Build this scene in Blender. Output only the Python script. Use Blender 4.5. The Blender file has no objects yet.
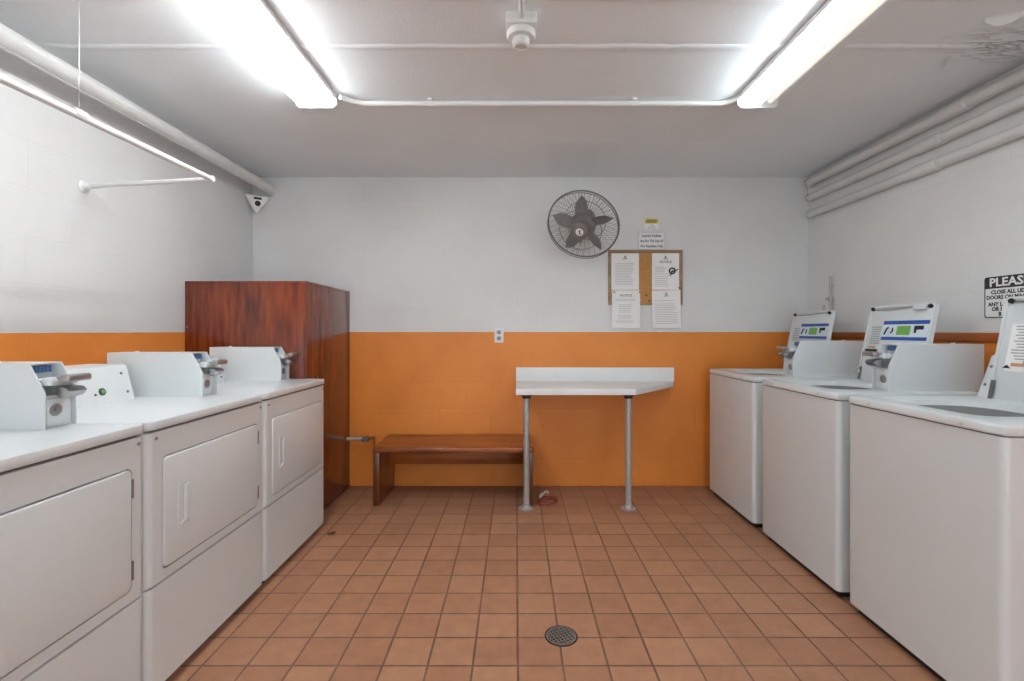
import bpy, bmesh, math, random
from mathutils import Vector, Matrix
random.seed(4)
PI = math.pi
S = bpy.context.scene
COL = S.collection

# ------------------------------------------------------------------ camera
cd = bpy.data.cameras.new('camera')
cam = bpy.data.objects.new('camera', cd)
COL.objects.link(cam)
cam.location = (0, 0, 1.224)
cam.rotation_euler = (PI / 2, 0, 0)
cd.sensor_width = 36
cd.lens = 478 / 1024 * 36
cd.shift_x = -4 / 1024
cd.shift_y = -9.5 / 1024
cd.clip_start = 0.02
S.camera = cam

# ------------------------------------------------------------------ world, exposure
W = bpy.data.worlds.new('world')
S.world = W
W.use_nodes = True
W.node_tree.nodes['Background'].inputs[0].default_value = (0.82, 0.93, 1.0, 1)
W.node_tree.nodes['Background'].inputs[1].default_value = 0.95
S.view_settings.view_transform = 'Standard'
S.view_settings.look = 'None'
S.view_settings.gamma = 1
S.view_settings.use_curve_mapping = False
S.view_settings.exposure = 1.22
TUBE = 25.0            # strength of a working fluorescent tube

# ------------------------------------------------------------------ room numbers (metres)
XL, XR, YB, YF, ZC = -2.077, 2.306, 3.776, -1.9, 2.44
PAINT = 1.216


# ------------------------------------------------------------------ materials
def lin(c):
    c = c / 255.0
    return c / 12.92 if c <= 0.04045 else ((c + 0.055) / 1.055) ** 2.4


def rgb(r, g, b):
    return (lin(r), lin(g), lin(b), 1)


class NT:
    def __init__(self, name):
        self.m = bpy.data.materials.new(name)
        self.m.use_nodes = True
        self.t = self.m.node_tree
        self.b = self.t.nodes['Principled BSDF']

    def n(self, typ, **kw):
        nd = self.t.nodes.new(typ)
        for k, v in kw.items():
            setattr(nd, k, v)
        return nd

    def l(self, a, b):
        self.t.links.new(a, b)

    def coords(self, scale=(1, 1, 1), loc=(0, 0, 0), rot=(0, 0, 0)):
        tc = self.n('ShaderNodeTexCoord')
        mp = self.n('ShaderNodeMapping')
        mp.inputs['Scale'].default_value = scale
        mp.inputs['Location'].default_value = loc
        mp.inputs['Rotation'].default_value = rot
        self.l(tc.outputs['Object'], mp.inputs['Vector'])
        return mp.outputs['Vector']

    def noise(self, vec, scale, detail=3, rough=0.5):
        nd = self.n('ShaderNodeTexNoise')
        nd.inputs['Scale'].default_value = scale
        nd.inputs['Detail'].default_value = detail
        nd.inputs['Roughness'].default_value = rough
        self.l(vec, nd.inputs['Vector'])
        return nd.outputs['Fac']

    def ramp(self, fac, stops):
        r = self.n('ShaderNodeValToRGB')
        els = r.color_ramp.elements
        while len(els) < len(stops):
            els.new(0.5)
        for e, (p, c) in zip(els, stops):
            e.position = p
            e.color = c
        self.l(fac, r.inputs['Fac'])
        return r.outputs['Color']

    def mix(self, fac, a, b, mode='MIX'):
        m = self.n('ShaderNodeMix', data_type='RGBA', blend_type=mode)
        for sock, v in ((m.inputs[0], fac), (m.inputs[6], a), (m.inputs[7], b)):
            if hasattr(v, 'is_output'):
                self.l(v, sock)
            else:
                sock.default_value = v
        return m.outputs[2]

    def math(self, op, a, b=0.0):
        m = self.n('ShaderNodeMath', operation=op)
        for sock, v in ((m.inputs[0], a), (m.inputs[1], b)):
            if hasattr(v, 'is_output'):
                self.l(v, sock)
            else:
                sock.default_value = v
        return m.outputs[0]

    def bump(self, h, strength=0.3, dist=0.01, chain=None):
        b = self.n('ShaderNodeBump')
        b.inputs['Strength'].default_value = strength
        b.inputs['Distance'].default_value = dist
        self.l(h, b.inputs['Height'])
        if chain is not None:
            self.l(chain, b.inputs['Normal'])
        return b.outputs['Normal']

    def fin(self, col=None, rough=None, normal=None, metal=0.0, spec=None, coat=None):
        b = self.b
        for key, v in (('Base Color', col), ('Roughness', rough), ('Normal', normal)):
            if v is None:
                continue
            if hasattr(v, 'is_output'):
                self.l(v, b.inputs[key])
            else:
                b.inputs[key].default_value = v
        b.inputs['Metallic'].default_value = metal
        if spec is not None:
            b.inputs['Specular IOR Level'].default_value = spec
        if coat is not None:
            b.inputs['Coat Weight'].default_value = coat
            b.inputs['Coat Roughness'].default_value = 0.12
        return self.m


def plain(name, col, rough=0.5, metal=0.0, var=0.04, scale=30, spec=None, coat=None, bump=0.0):
    """one colour with a little procedural unevenness"""
    k = NT(name)
    v = k.coords()
    f = k.noise(v, scale)
    lo = tuple(c * (1 - var) for c in col[:3]) + (1,)
    hi = tuple(min(1, c * (1 + var)) for c in col[:3]) + (1,)
    c = k.ramp(f, [(0.3, lo), (0.7, hi)])
    nrm = k.bump(f, bump, 0.002) if bump else None
    return k.fin(c, rough, nrm, metal, spec, coat)


def wall_mat(name, axes):
    k = NT(name)
    tc = k.n('ShaderNodeTexCoord')
    sep = k.n('ShaderNodeSeparateXYZ')
    k.l(tc.outputs['Object'], sep.inputs[0])
    comb = k.n('ShaderNodeCombineXYZ')
    k.l(sep.outputs[axes], comb.inputs[0])
    k.l(sep.outputs['Z'], comb.inputs[1])
    br = k.n('ShaderNodeTexBrick', offset=0.5, squash=1.0)
    br.inputs['Scale'].default_value = 1
    br.inputs['Brick Width'].default_value = 0.406
    br.inputs['Row Height'].default_value = 0.203
    br.inputs['Mortar Size'].default_value = 0.006
    br.inputs['Mortar Smooth'].default_value = 0.9
    br.inputs['Color1'].default_value = (1, 1, 1, 1)
    br.inputs['Color2'].default_value = (1, 1, 1, 1)
    br.inputs['Mortar'].default_value = (0, 0, 0, 1)
    k.l(comb.outputs[0], br.inputs['Vector'])
    grain = k.noise(tc.outputs['Object'], 55, 4, 0.6)
    blotch = k.noise(tc.outputs['Object'], 2.3, 4, 0.55)
    n1 = k.bump(br.outputs['Color'], 0.22, 0.004)
    n2 = k.bump(grain, 0.16, 0.006, n1)
    edge = k.noise(tc.outputs['Object'], 18, 2)
    h = k.math('ADD', sep.outputs['Z'], k.math('MULTIPLY', k.math('SUBTRACT', edge, 0.5), 0.005))
    up = k.math('GREATER_THAN', h, PAINT)
    white = k.ramp(blotch, [(0.3, rgb(217, 217, 215)), (0.7, rgb(224, 224, 223))])
    orange = k.ramp(blotch, [(0.25, rgb(216, 128, 52)), (0.5, rgb(228, 139, 60)), (0.75, rgb(232, 145, 66))])
    # scuffs on the orange paint
    sc = k.noise(tc.outputs['Object'], 9, 5, 0.7)
    scf = k.ramp(sc, [(0.66, (0, 0, 0, 1)), (0.76, (0.35, 0.35, 0.35, 1))])
    orange = k.mix(scf, orange, rgb(186, 100, 34))
    col = k.mix(up, orange, white)
    return k.fin(col, 0.42, n2, spec=0.4)


def ceiling_mat():
    k = NT('ceiling_paint')
    v = k.coords()
    tex = k.noise(k.coords(scale=(1, 0.35, 1), rot=(0, 0, 0.5)), 75, 3, 0.6)
    big = k.noise(v, 1.6, 3)
    c = k.ramp(big, [(0.3, rgb(232, 238, 241)), (0.7, rgb(238, 243, 246))])
    # water-damaged corner with cracked paint (right, above the pipes)
    sep = k.n('ShaderNodeSeparateXYZ')
    k.l(k.coords(), sep.inputs[0])
    dx = k.math('SUBTRACT', sep.outputs['X'], 2.15)
    dy = k.math('MULTIPLY', k.math('SUBTRACT', sep.outputs['Y'], 2.02), 2.4)
    d = k.math('SQRT', k.math('ADD', k.math('MULTIPLY', dx, dx), k.math('MULTIPLY', dy, dy)))
    mask = k.ramp(d, [(0.15, (1, 1, 1, 1)), (0.42, (0, 0, 0, 1))])
    cr = k.noise(k.coords(scale=(0.7, 7, 1)), 4.0, 6, 0.65)
    crk = k.ramp(cr, [(0.47, (0, 0, 0, 1)), (0.50, (1, 1, 1, 1)), (0.54, (0, 0, 0, 1))])
    fac = k.mix(1.0, mask, crk, 'MULTIPLY')
    c = k.mix(fac, c, rgb(140, 139, 136))
    return k.fin(c, 0.6, k.bump(tex, 0.2, 0.005), spec=0.25)


def floor_mat():
    k = NT('quarry_tile')
    v = k.coords(loc=(-0.0066 + 0.165 * 20, -1.7475 + 0.161 * 30, 0))
    br = k.n('ShaderNodeTexBrick', offset=0.0, squash=1.0)
    br.inputs['Scale'].default_value = 1
    br.inputs['Brick Width'].default_value = 0.165
    br.inputs['Row Height'].default_value = 0.161
    br.inputs['Mortar Size'].default_value = 0.0046
    br.inputs['Mortar Smooth'].default_value = 0.25
    br.inputs['Bias'].default_value = 0.0
    br.inputs['Color1'].default_value = rgb(184, 136, 104)
    br.inputs['Color2'].default_value = rgb(164, 114, 84)
    k.l(v, br.inputs['Vector'])
    g = k.noise(k.coords(), 1.7, 3)
    mort = k.ramp(g, [(0.42, rgb(64, 46, 36)), (0.68, rgb(112, 88, 74))])
    k.l(mort, br.inputs['Mortar'])
    sp = k.noise(k.coords(), 14, 6, 0.7)
    c = k.mix(0.32, br.outputs['Color'], k.ramp(sp, [(0.3, rgb(134, 90, 64)), (0.72, rgb(196, 148, 118))]))
    st = k.noise(k.coords(), 2.6, 5, 0.6)
    c = k.mix(k.ramp(st, [(0.5, (0, 0, 0, 1)), (0.78, (0.4, 0.4, 0.4, 1))]), c, rgb(136, 94, 72))
    # darker, browner tone towards the back wall
    sep = k.n('ShaderNodeSeparateXYZ')
    k.l(k.coords(), sep.inputs[0])
    gy = k.math('ADD', sep.outputs['Y'], k.math('MULTIPLY', st, 0.3))
    gr = k.n('ShaderNodeMapRange')
    gr.inputs['From Min'].default_value = 3.3
    gr.inputs['From Max'].default_value = 3.95
    k.l(gy, gr.inputs['Value'])
    c = k.mix(k.math('MULTIPLY', gr.outputs[0], 0.45), c, rgb(120, 84, 66))
    inv = k.math('SUBTRACT', 1.0, br.outputs['Fac'])
    nrm = k.bump(inv, 0.6, 0.003)
    nrm = k.bump(sp, 0.06, 0.004, nrm)
    return k.fin(c, k.ramp(sp, [(0.2, (0.38,) * 3 + (1,)), (0.8, (0.55,) * 3 + (1,))]), nrm, spec=0.4)


def wood_mat(name, dark, mid, light, axis, rough=0.22, coat=0.5, fine=60, broad=0.38, stretch=0.9):
    k = NT(name)
    sc = [fine / 4, fine / 4, fine / 4]
    sc['XYZ'.index(axis)] = stretch
    a = k.noise(k.coords(scale=sc), 1.0, 6, 0.62)
    sc2 = [5, 5, 5]
    sc2['XYZ'.index(axis)] = 0.7
    b = k.noise(k.coords(scale=sc2), 1.4, 3, 0.5)
    sc3 = [fine * 2.0] * 3
    sc3['XYZ'.index(axis)] = 5
    p = k.noise(k.coords(scale=sc3), 1.0, 2, 0.5)
    f = k.math('ADD', k.math('MULTIPLY', a, 1 - broad), k.math('MULTIPLY', b, broad))
    c = k.ramp(f, [(0.36, dark), (0.5, mid), (0.66, light)])
    c = k.mix(k.ramp(p, [(0.60, (0, 0, 0, 1)), (0.72, (0.6, 0.6, 0.6, 1))]), c, dark)
    return k.fin(c, rough, k.bump(a, 0.06, 0.002), spec=0.5, coat=coat)


def emit(name, col, strength):
    k = NT(name)
    k.b.inputs['Base Color'].default_value = (0.8, 0.8, 0.8, 1)
    k.b.inputs['Emission Color'].default_value = col
    k.b.inputs['Emission Strength'].default_value = strength
    return k.m


def lens_mat(name, tint):
    k = NT(name)
    t = k.t
    out = t.nodes['Material Output']
    tr = k.n('ShaderNodeBsdfTransparent')
    tr.inputs[0].default_value = tint
    tl = k.n('ShaderNodeBsdfTranslucent')
    tl.inputs[0].default_value = tint
    df = k.n('ShaderNodeBsdfDiffuse')
    df.inputs[0].default_value = tint
    a = k.n('ShaderNodeMixShader')
    a.inputs[0].default_value = 0.35
    k.l(tl.outputs[0], a.inputs[1])
    k.l(df.outputs[0], a.inputs[2])
    b = k.n('ShaderNodeMixShader')
    b.inputs[0].default_value = 0.12
    k.l(tr.outputs[0], b.inputs[1])
    k.l(a.outputs[0], b.inputs[2])
    k.l(b.outputs[0], out.inputs['Surface'])
    return k.m


M = {
    'ceiling': ceiling_mat(), 'floor': floor_mat(),
    'wall_x': wall_mat('painted_block_back', 'X'), 'wall_y': wall_mat('painted_block_side', 'Y'),
    'white_paint': plain('white_pipe_paint', rgb(216, 216, 214), 0.35, var=0.03, scale=12, bump=0.1),
    'enamel': plain('white_enamel', rgb(220, 224, 225), 0.28, var=0.012, scale=4, coat=0.15),
    'enamel_w': plain('washer_enamel', rgb(216, 220, 221), 0.28, var=0.012, scale=4, coat=0.15),
    'steel': plain('brushed_steel', rgb(176, 176, 178), 0.34, 1.0, scale=40),
    'zinc': plain('galvanised_pipe', rgb(178, 177, 174), 0.42, 0.4, scale=60, var=0.1),
    'chrome': plain('chrome', rgb(205, 205, 205), 0.15, 1.0),
    'cap': plain('white_screw_cap', rgb(206, 206, 206), 0.3),
    'screwhead': plain('screw_steel', rgb(140, 140, 142), 0.4, 0.2),
    'seam': plain('seam_grey', rgb(120, 120, 120), 0.6),
    'hinge': plain('hinge_steel', rgb(132, 132, 134), 0.4, 0.8),
    'dark': plain('black_plastic', rgb(30, 29, 28), 0.5),
    'rubber': plain('black_rubber', rgb(20, 20, 20), 0.7),
    'tub': plain('tub_enamel', rgb(34, 34, 36), 0.35),
    'blue': plain('blue_coin_slots', rgb(84, 116, 160), 0.35),
    'green': plain('green_button', rgb(40, 84, 44), 0.35),
    'gbutton': plain('grey_green_button', rgb(132, 158, 130), 0.35),
    'red': plain('red_button', rgb(150, 50, 44), 0.4),
    'fan': plain('fan_grey_plastic', rgb(122, 114, 112), 0.4),
    'fanwire': plain('fan_dark_wire', rgb(124, 116, 112), 0.45, 0.3),
    'blade': plain('fan_blade_plastic', rgb(126, 125, 124), 0.45),
    'laminate': plain('white_laminate', rgb(236, 237, 237), 0.5, var=0.02, scale=6, spec=0.3),
    'paper': plain('paper', rgb(240, 240, 238), 0.75, var=0.01),
    'ink': plain('black_ink', rgb(32, 32, 33), 0.6),
    'greyink': plain('grey_ink', rgb(168, 168, 168), 0.7),
    'midink': plain('mid_ink', rgb(120, 120, 122), 0.7),
    'sign': plain('sign_white', rgb(232, 232, 230), 0.4, var=0.01),
    'signblack': plain('sign_black', rgb(34, 34, 36), 0.4),
    'yellow': plain('yellow_sticker', rgb(206, 186, 62), 0.5),
    'lblue': plain('label_blue', rgb(38, 88, 170), 0.4),
    'lgreen': plain('label_green', rgb(116, 178, 84), 0.4),
    'lpale': plain('label_pale', rgb(214, 226, 234), 0.4),
    'lorange': plain('label_orange', rgb(206, 150, 110), 0.5),
    'cork': plain('cork', rgb(190, 138, 84), 0.85, var=0.22, scale=160, bump=0.5),
    'frame': wood_mat('pale_frame_wood', rgb(130, 100, 74), rgb(160, 128, 98), rgb(182, 150, 118), 'X', 0.5, 0.0),
    'cabinet': wood_mat('cabinet_red_wood', rgb(66, 22, 6), rgb(116, 44, 14), rgb(146, 68, 28), 'Z', 0.2, 0.3, fine=90, broad=0.22, stretch=2.6),
    'bench': wood_mat('bench_brown_wood', rgb(76, 32, 8), rgb(148, 76, 26), rgb(190, 112, 46), 'X', 0.28, 0.35, fine=70),
    'bench_v': wood_mat('bench_leg_wood', rgb(78, 36, 12), rgb(120, 62, 24), rgb(150, 84, 36), 'Z', 0.3, 0.4, fine=70),
    'rail': plain('brown_orange_rail', rgb(170, 92, 40), 0.4, var=0.08),
    'grate': plain('grate_iron', rgb(150, 144, 138), 0.4, 0.8, var=0.15),
    'rust': plain('dark_iron', rgb(70, 52, 42), 0.7, 0.3),
    'pipegrey': plain('grey_painted_pipe', rgb(190, 180, 170), 0.45),
    'brass': plain('dull_brass', rgb(168, 140, 104), 0.35, 0.9),
    'cordred': plain('red_cord', rgb(140, 50, 44), 0.5),
    'cordwhite': plain('white_cord', rgb(200, 198, 194), 0.5),
    'leaf': plain('dry_leaf', rgb(92, 62, 40), 0.8, var=0.2),
    'leaf_tan': plain('tan_leaf', rgb(160, 122, 84), 0.8, var=0.2),
    'lamp_metal': plain('white_fixture_metal', rgb(226, 226, 226), 0.4),
    'tube': emit('fluorescent_tube', (0.95, 0.985, 1.0, 1), TUBE),
    'tube_cool': emit('cool_fluorescent_tube', (0.84, 0.96, 1.0, 1), TUBE * 1.25),
    'tube_fill': emit('rear_fill_tube', (0.95, 0.985, 1.0, 1), TUBE * 0.4),  # weaker tubes for the added fill fixtures
    'tube_dim': emit('failing_fluorescent_tube', (1.0, 0.98, 0.84, 1), TUBE * 0.012),
    'lens': lens_mat('ribbed_acrylic_lens', (0.96, 0.96, 0.96, 1)),
}


# ------------------------------------------------------------------ mesh helpers
class MB:
    def __init__(self):
        self.bm = bmesh.new()

    def _add(self, src):
        me = bpy.data.meshes.new('t')
        src.to_mesh(me)
        src.free()
        self.bm.from_mesh(me)
        bpy.data.meshes.remove(me)
        return self

    def box(self, x0, y0, z0, x1, y1, z1, bev=0.0, seg=2):
        b = bmesh.new()
        bmesh.ops.create_cube(b, size=1)
        for v in b.verts:
            v.co = Vector(((x0 + x1) / 2 + v.co.x * abs(x1 - x0), (y0 + y1) / 2 + v.co.y * abs(y1 - y0),
                           (z0 + z1) / 2 + v.co.z * abs(z1 - z0)))
        if bev:
            bmesh.ops.bevel(b, geom=b.edges[:], offset=bev, segments=seg, profile=0.5, affect='EDGES')
        return self._add(b)

    def prism(self, pts, axis, c0, c1, bev=0.0, seg=2):
        """polygon in the two axes other than `axis`, pushed from c0 to c1"""
        b = bmesh.new()
        f = {'X': lambda a, q, c: (c, a, q), 'Y': lambda a, q, c: (a, c, q), 'Z': lambda a, q, c: (a, q, c)}[axis]
        lo = [b.verts.new(f(a, q, c0)) for a, q in pts]
        hi = [b.verts.new(f(a, q, c1)) for a, q in pts]
        n = len(pts)
        b.faces.new(lo)
        b.faces.new(hi)
        caps = []
        for i in range(n):
            b.faces.new((lo[i], lo[(i + 1) % n], hi[(i + 1) % n], hi[i]))
        bmesh.ops.recalc_face_normals(b, faces=b.faces[:])
        if bev:
            es = [e for e in b.edges if (e.verts[0] in lo and e.verts[1] in lo) or (e.verts[0] in hi and e.verts[1] in hi)]
            bmesh.ops.bevel(b, geom=es, offset=bev, segments=seg, profile=0.5, affect='EDGES')
        return self._add(b)

    def loops(self, rings, close=True, caps=(False, False)):
        """skin a list of rings (lists of 3-D points, equal count)"""
        b = bmesh.new()
        vs = [[b.verts.new(p) for p in r] for r in rings]
        n = len(rings[0])
        for i in range(len(vs) - 1):
            for j in range(n if close else n - 1):
                k = (j + 1) % n
                b.faces.new((vs[i][j], vs[i][k], vs[i + 1][k], vs[i + 1][j]))
        if caps[0]:
            b.faces.new(vs[0])
        if caps[1]:
            b.faces.new(vs[-1])
        bmesh.ops.recalc_face_normals(b, faces=b.faces[:])
        return self._add(b)

    def ring(self, outer, inner, axis, c0, c1):
        """frame: outer loop minus inner loop, same point count"""
        f = {'X': lambda a, q, c: (c, a, q), 'Y': lambda a, q, c: (a, c, q), 'Z': lambda a, q, c: (a, q, c)}[axis]
        R = [[f(a, q, c0) for a, q in outer], [f(a, q, c1) for a, q in outer],
             [f(a, q, c1) for a, q in inner], [f(a, q, c0) for a, q in inner]]
        R.append(R[0])
        b = bmesh.new()
        vs = [[b.verts.new(p) for p in r] for r in R[:4]]
        vs.append(vs[0])
        n = len(outer)
        for i in range(4):
            for j in range(n):
                k = (j + 1) % n
                b.faces.new((vs[i][j], vs[i][k], vs[i + 1][k], vs[i + 1][j]))
        bmesh.ops.recalc_face_normals(b, faces=b.faces[:])
        return self._add(b)

    def tube(self, path, r, seg=12, closed=False):
        path = [Vector(p) for p in path]
        rings = []
        n = len(path)
        up = None
        for i, p in enumerate(path):
            if closed:
                t = (path[(i + 1) % n] - path[i - 1]).normalized()
            else:
                t = (path[min(i + 1, n - 1)] - path[max(i - 1, 0)]).normalized()
            if up is None:
                up = Vector((0, 0, 1)) if abs(t.z) < 0.9 else Vector((1, 0, 0))
            a = t.cross(up).normalized()
            c = a.cross(t).normalized()
            up = c
            rr = r[i] if isinstance(r, (list, tuple)) else r
            rings.append([p + (a * math.cos(2 * PI * k / seg) + c * math.sin(2 * PI * k / seg)) * rr for k in range(seg)])
        if closed:
            rings.append(rings[0])
            b = bmesh.new()
            vs = [[b.verts.new(q) for q in rg] for rg in rings[:-1]]
            vs.append(vs[0])
            for i in range(n):
                for j in range(seg):
                    k = (j + 1) % seg
                    b.faces.new((vs[i][j], vs[i][k], vs[i + 1][k], vs[i + 1][j]))
            bmesh.ops.recalc_face_normals(b, faces=b.faces[:])
            return self._add(b)
        return self.loops(rings, caps=(True, True))

    def lathe(self, prof, axis='Z', centre=(0, 0, 0), seg=28):
        """prof: list of (radius, height)"""
        rings = []
        cx, cy, cz = centre
        for r, h in prof:
            r = max(r, 0.0004)
            ring = []
            for k in range(seg):
                a = 2 * PI * k / seg
                u, w = r * math.cos(a), r * math.sin(a)
                ring.append({'Z': (cx + u, cy + w, cz + h), 'Y': (cx + u, cy + h, cz + w), 'X': (cx + h, cy + u, cz + w)}[axis])
            rings.append(ring)
        return self.loops(rings, caps=(True, True))

    def quad(self, pts):
        b = bmesh.new()
        b.faces.new([b.verts.new(p) for p in pts])
        return self._add(b)

    def build(self, name, mat, parent=None, smooth=35, loc=None, rot=None):
        me = bpy.data.meshes.new(name)
        bmesh.ops.remove_doubles(self.bm, verts=self.bm.verts[:], dist=1e-6)
        if smooth:
            lim = math.radians(smooth)
            for f in self.bm.faces:
                f.smooth = True
            for e in self.bm.edges:
                if len(e.link_faces) != 2 or e.calc_face_angle(10) > lim:
                    e.smooth = False
        self.bm.to_mesh(me)
        self.bm.free()
        me.materials.append(mat)
        o = bpy.data.objects.new(name, me)
        COL.objects.link(o)
        if parent:
            o.parent = parent
        if loc:
            o.location = loc
        if rot:
            o.rotation_euler = rot
        return o


def tag(o, label=None, cat=None, group=None, kind=None):
    if label:
        o['label'] = label
    if cat:
        o['category'] = cat
    if group:
        o['group'] = group
    if kind:
        o['kind'] = kind
    return o


def thing(name, label, cat, loc=(0, 0, 0), group=None, rot=None):
    o = bpy.data.objects.new(name, None)
    o.empty_display_size = 0.1
    COL.objects.link(o)
    o.location = loc
    if rot:
        o.rotation_euler = rot
    return tag(o, label, cat, group)


def struct(o):
    o['kind'] = 'structure'
    return o


def kids(o):
    return [c for c in bpy.data.objects if c.parent == o]


def copy_tree(o, parent=None):
    c = o.copy()
    COL.objects.link(c)
    if parent:
        c.parent = parent
    for ch in kids(o):
        copy_tree(ch, c)
    return c


def rrect(x0, y0, x1, y1, r, n=5):
    pts = []
    for cx, cy, a0 in ((x1 - r, y1 - r, 0), (x0 + r, y1 - r, 90), (x0 + r, y0 + r, 180), (x1 - r, y0 + r, 270)):
        for k in range(n + 1):
            a = math.radians(a0 + 90 * k / n)
            pts.append((cx + r * math.cos(a), cy + r * math.sin(a)))
    return pts


def text(name, body, size, loc, rot, mat, parent=None, align='CENTER', bold=0.0, sx=1.0, depth=0.0004):
    cu = bpy.data.curves.new(name, 'FONT')
    cu.body = body
    cu.size = size
    cu.align_x = align
    cu.align_y = 'CENTER'
    cu.offset = bold
    cu.extrude = depth
    cu.resolution_u = 2
    tmp = bpy.data.objects.new('tmp_text', cu)
    COL.objects.link(tmp)
    bpy.context.view_layer.update()
    me = bpy.data.meshes.new_from_object(tmp.evaluated_get(bpy.context.evaluated_depsgraph_get()))
    bpy.data.objects.remove(tmp)
    bpy.data.curves.remove(cu)
    me.name = name
    me.materials.clear()
    me.materials.append(mat)
    me.transform(Matrix.Diagonal((sx, 1, 1, 1)))
    o = bpy.data.objects.new(name, me)
    COL.objects.link(o)
    o.location = loc
    o.rotation_euler = rot
    if parent:
        o.parent = parent
    return o


# ------------------------------------------------------------------ room shell
T = 0.12
fl = struct(MB().box(XL - T, YF - T, -0.1, XR + T, YB + T, 0).build('floor', M['floor'], smooth=0))
ce = struct(MB().box(XL - T, YF - T, ZC, XR + T, YB + T, ZC + 0.1).build('ceiling', M['ceiling'], smooth=0))
struct(MB().box(XL, YB, 0, XR, YB + T, ZC).build('wall_back', M['wall_x'], smooth=0))
# unseen wall behind the camera, with a wide opening added for soft fill light
struct(MB().prism([(XL, 0), (XL + 0.35, 0), (XL + 0.35, 2.25), (XR - 0.35, 2.25), (XR - 0.35, 0), (XR, 0), (XR, ZC), (XL, ZC)], 'Y', YF - T, YF).build('wall_front', M['wall_x'], smooth=0))
struct(MB().box(XL - T, YF, 0, XL, YB, ZC).build('wall_left', M['wall_y'], smooth=0))
struct(MB().box(XR, YF, 0, XR + T, YB, ZC).build('wall_right', M['wall_y'], smooth=0))


def seam(y, w, h):
    """rough caulk bead over a joint between ceiling slabs"""
    rings = []
    n = 90
    for i in range(n + 1):
        x = XL + (XR - XL) * i / n
        ww = w * (0.85 + 0.3 * random.random())
        hh = h * (0.8 + 0.4 * random.random())
        yy = y + (random.random() - 0.5) * 0.003
        rings.append([(x, yy - ww, ZC + 0.001), (x, yy - ww * 0.6, ZC - hh), (x, yy + ww * 0.6, ZC - hh), (x, yy + ww, ZC + 0.001)])
    return MB().loops(rings, caps=(True, True))


for i, (y, w, h) in enumerate(((1.735, 0.024, 0.006), (2.045, 0.021, 0.005), (3.09, 0.007, 0.002))):
    struct(seam(y, w, h).build('trim_%d' % (i + 1), M['ceiling'], smooth=50))
# flat rail along the top of the orange paint, right wall
struct(MB().box(XR - 0.012, 0.2, 1.172, XR, YB - 0.003, 1.214, 0.003).build('trim_4', M['rail']))


# ------------------------------------------------------------------ coin box (part of a machine)
def coin_box(root, u0, y0, z0, s, length=0.43, h=0.2, zs=0.112, w=0.105, tip='steel'):
    """u0: x of the front; s: +1 faces +x, -1 faces -x"""
    X = lambda u: u0 + s * u
    prof = [(-length, 0), (0, 0), (0, zs), (-0.048, h), (-length, h)]
    side = [(X(u), z0 + z) for u, z in prof]
    mb = MB()
    mb.prism(side, 'Y', y0, y0 + 0.004)
    mb.prism(side, 'Y', y0 + w - 0.004, y0 + w)
    inner = [(-length, 0.0), (-0.014, 0.0), (-0.014, zs - 0.012), (-0.075, zs - 0.012), (-0.075, h - 0.004), (-length, h - 0.004)]
    mb.prism([(X(u), z0 + z) for u, z in inner], 'Y', y0 + 0.004, y0 + w - 0.004)
    mb.prism([(X(u), z0 + z) for u, z in ((-length, h - 0.004), (-0.05, h - 0.004), (-0.05, h), (-length, h))], 'Y', y0 + 0.0035, y0 + w - 0.0035)
    # little key cylinder on the lid
    mb.lathe([(0.009, 0), (0.009, 0.005), (0.006, 0.007)], 'Z', (X(-length * 0.78), y0 + w * 0.5, z0 + h - 0.001), 14)
    b = mb.build('coin_box', M['enamel'], root)
    xs = lambda a, c: (min(X(a), X(c)), max(X(a), X(c)))
    # vault door with round lock
    a, c = xs(-0.016, -0.008)
    MB().box(a, y0 + 0.016, z0 + 0.008, c, y0 + w - 0.012, z0 + zs - 0.022, 0.002).build('vault_door', M['enamel'], b)
    k = MB()
    k.lathe([(0.020, 0), (0.020, s * 0.004), (0.014, s * 0.005), (0.014, s * 0.003), (0.007, s * 0.003), (0.006, s * 0.007)], 'X',
            (X(-0.009), y0 + 0.042, z0 + 0.055), 20)
    k.build('lock', M['steel'], b)
    # coin slide: chassis, slotted tray and the thumb end that is pushed in
    k = MB()
    a, c = xs(-0.074, -0.004)
    k.box(a, y0 + 0.014, z0 + h - 0.062, c, y0 + w - 0.010, z0 + h - 0.050, 0.002)
    a, c = xs(-0.02, 0.012)
    k.box(a, y0 + 0.010, z0 + h - 0.068, c, y0 + w - 0.006, z0 + h - 0.044, 0.003)
    k.build('slide_chassis', M['enamel'], b)
    k = MB()
    a, c = xs(0.008, 0.034)
    k.box(a, y0 + 0.026, z0 + h - 0.050, c, y0 + w - 0.014, z0 + h - 0.042, 0.002)
    a, c = xs(0.026, 0.056)
    k.box(a, y0 + 0.018, z0 + h - 0.058, c, y0 + w - 0.006, z0 + h - 0.036, 0.006, 3)
    k.build('coin_slide', M[tip], b)
    # curved return chute under the slide
    k = MB()
    k.prism([(X(u), z0 + z) for u, z in ((0.004, h - 0.072), (0.034, h - 0.076), (0.046, h - 0.088), (0.034, h - 0.102), (0.016, h - 0.108), (0.002, h - 0.098))],
            'Y', y0 + 0.030, y0 + w - 0.010, 0.004)
    k.build('coin_return', M['steel'], b)
    # row of coin slots under the cover
    k = MB()
    a, c = xs(-0.074, -0.060)
    k.box(a, y0 + 0.012, z0 + h - 0.032, c, y0 + w - 0.022, z0 + h - 0.010, 0.002)
    for i in range(6):
        yy = y0 + 0.016 + i * 0.0115
        a, c = xs(-0.062, -0.054)
        k.box(a, yy, z0 + h - 0.030, c, yy + 0.005, z0 + h - 0.012, 0.001)
    k.build('coin_slots', M['blue'], b)
    return b


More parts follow.
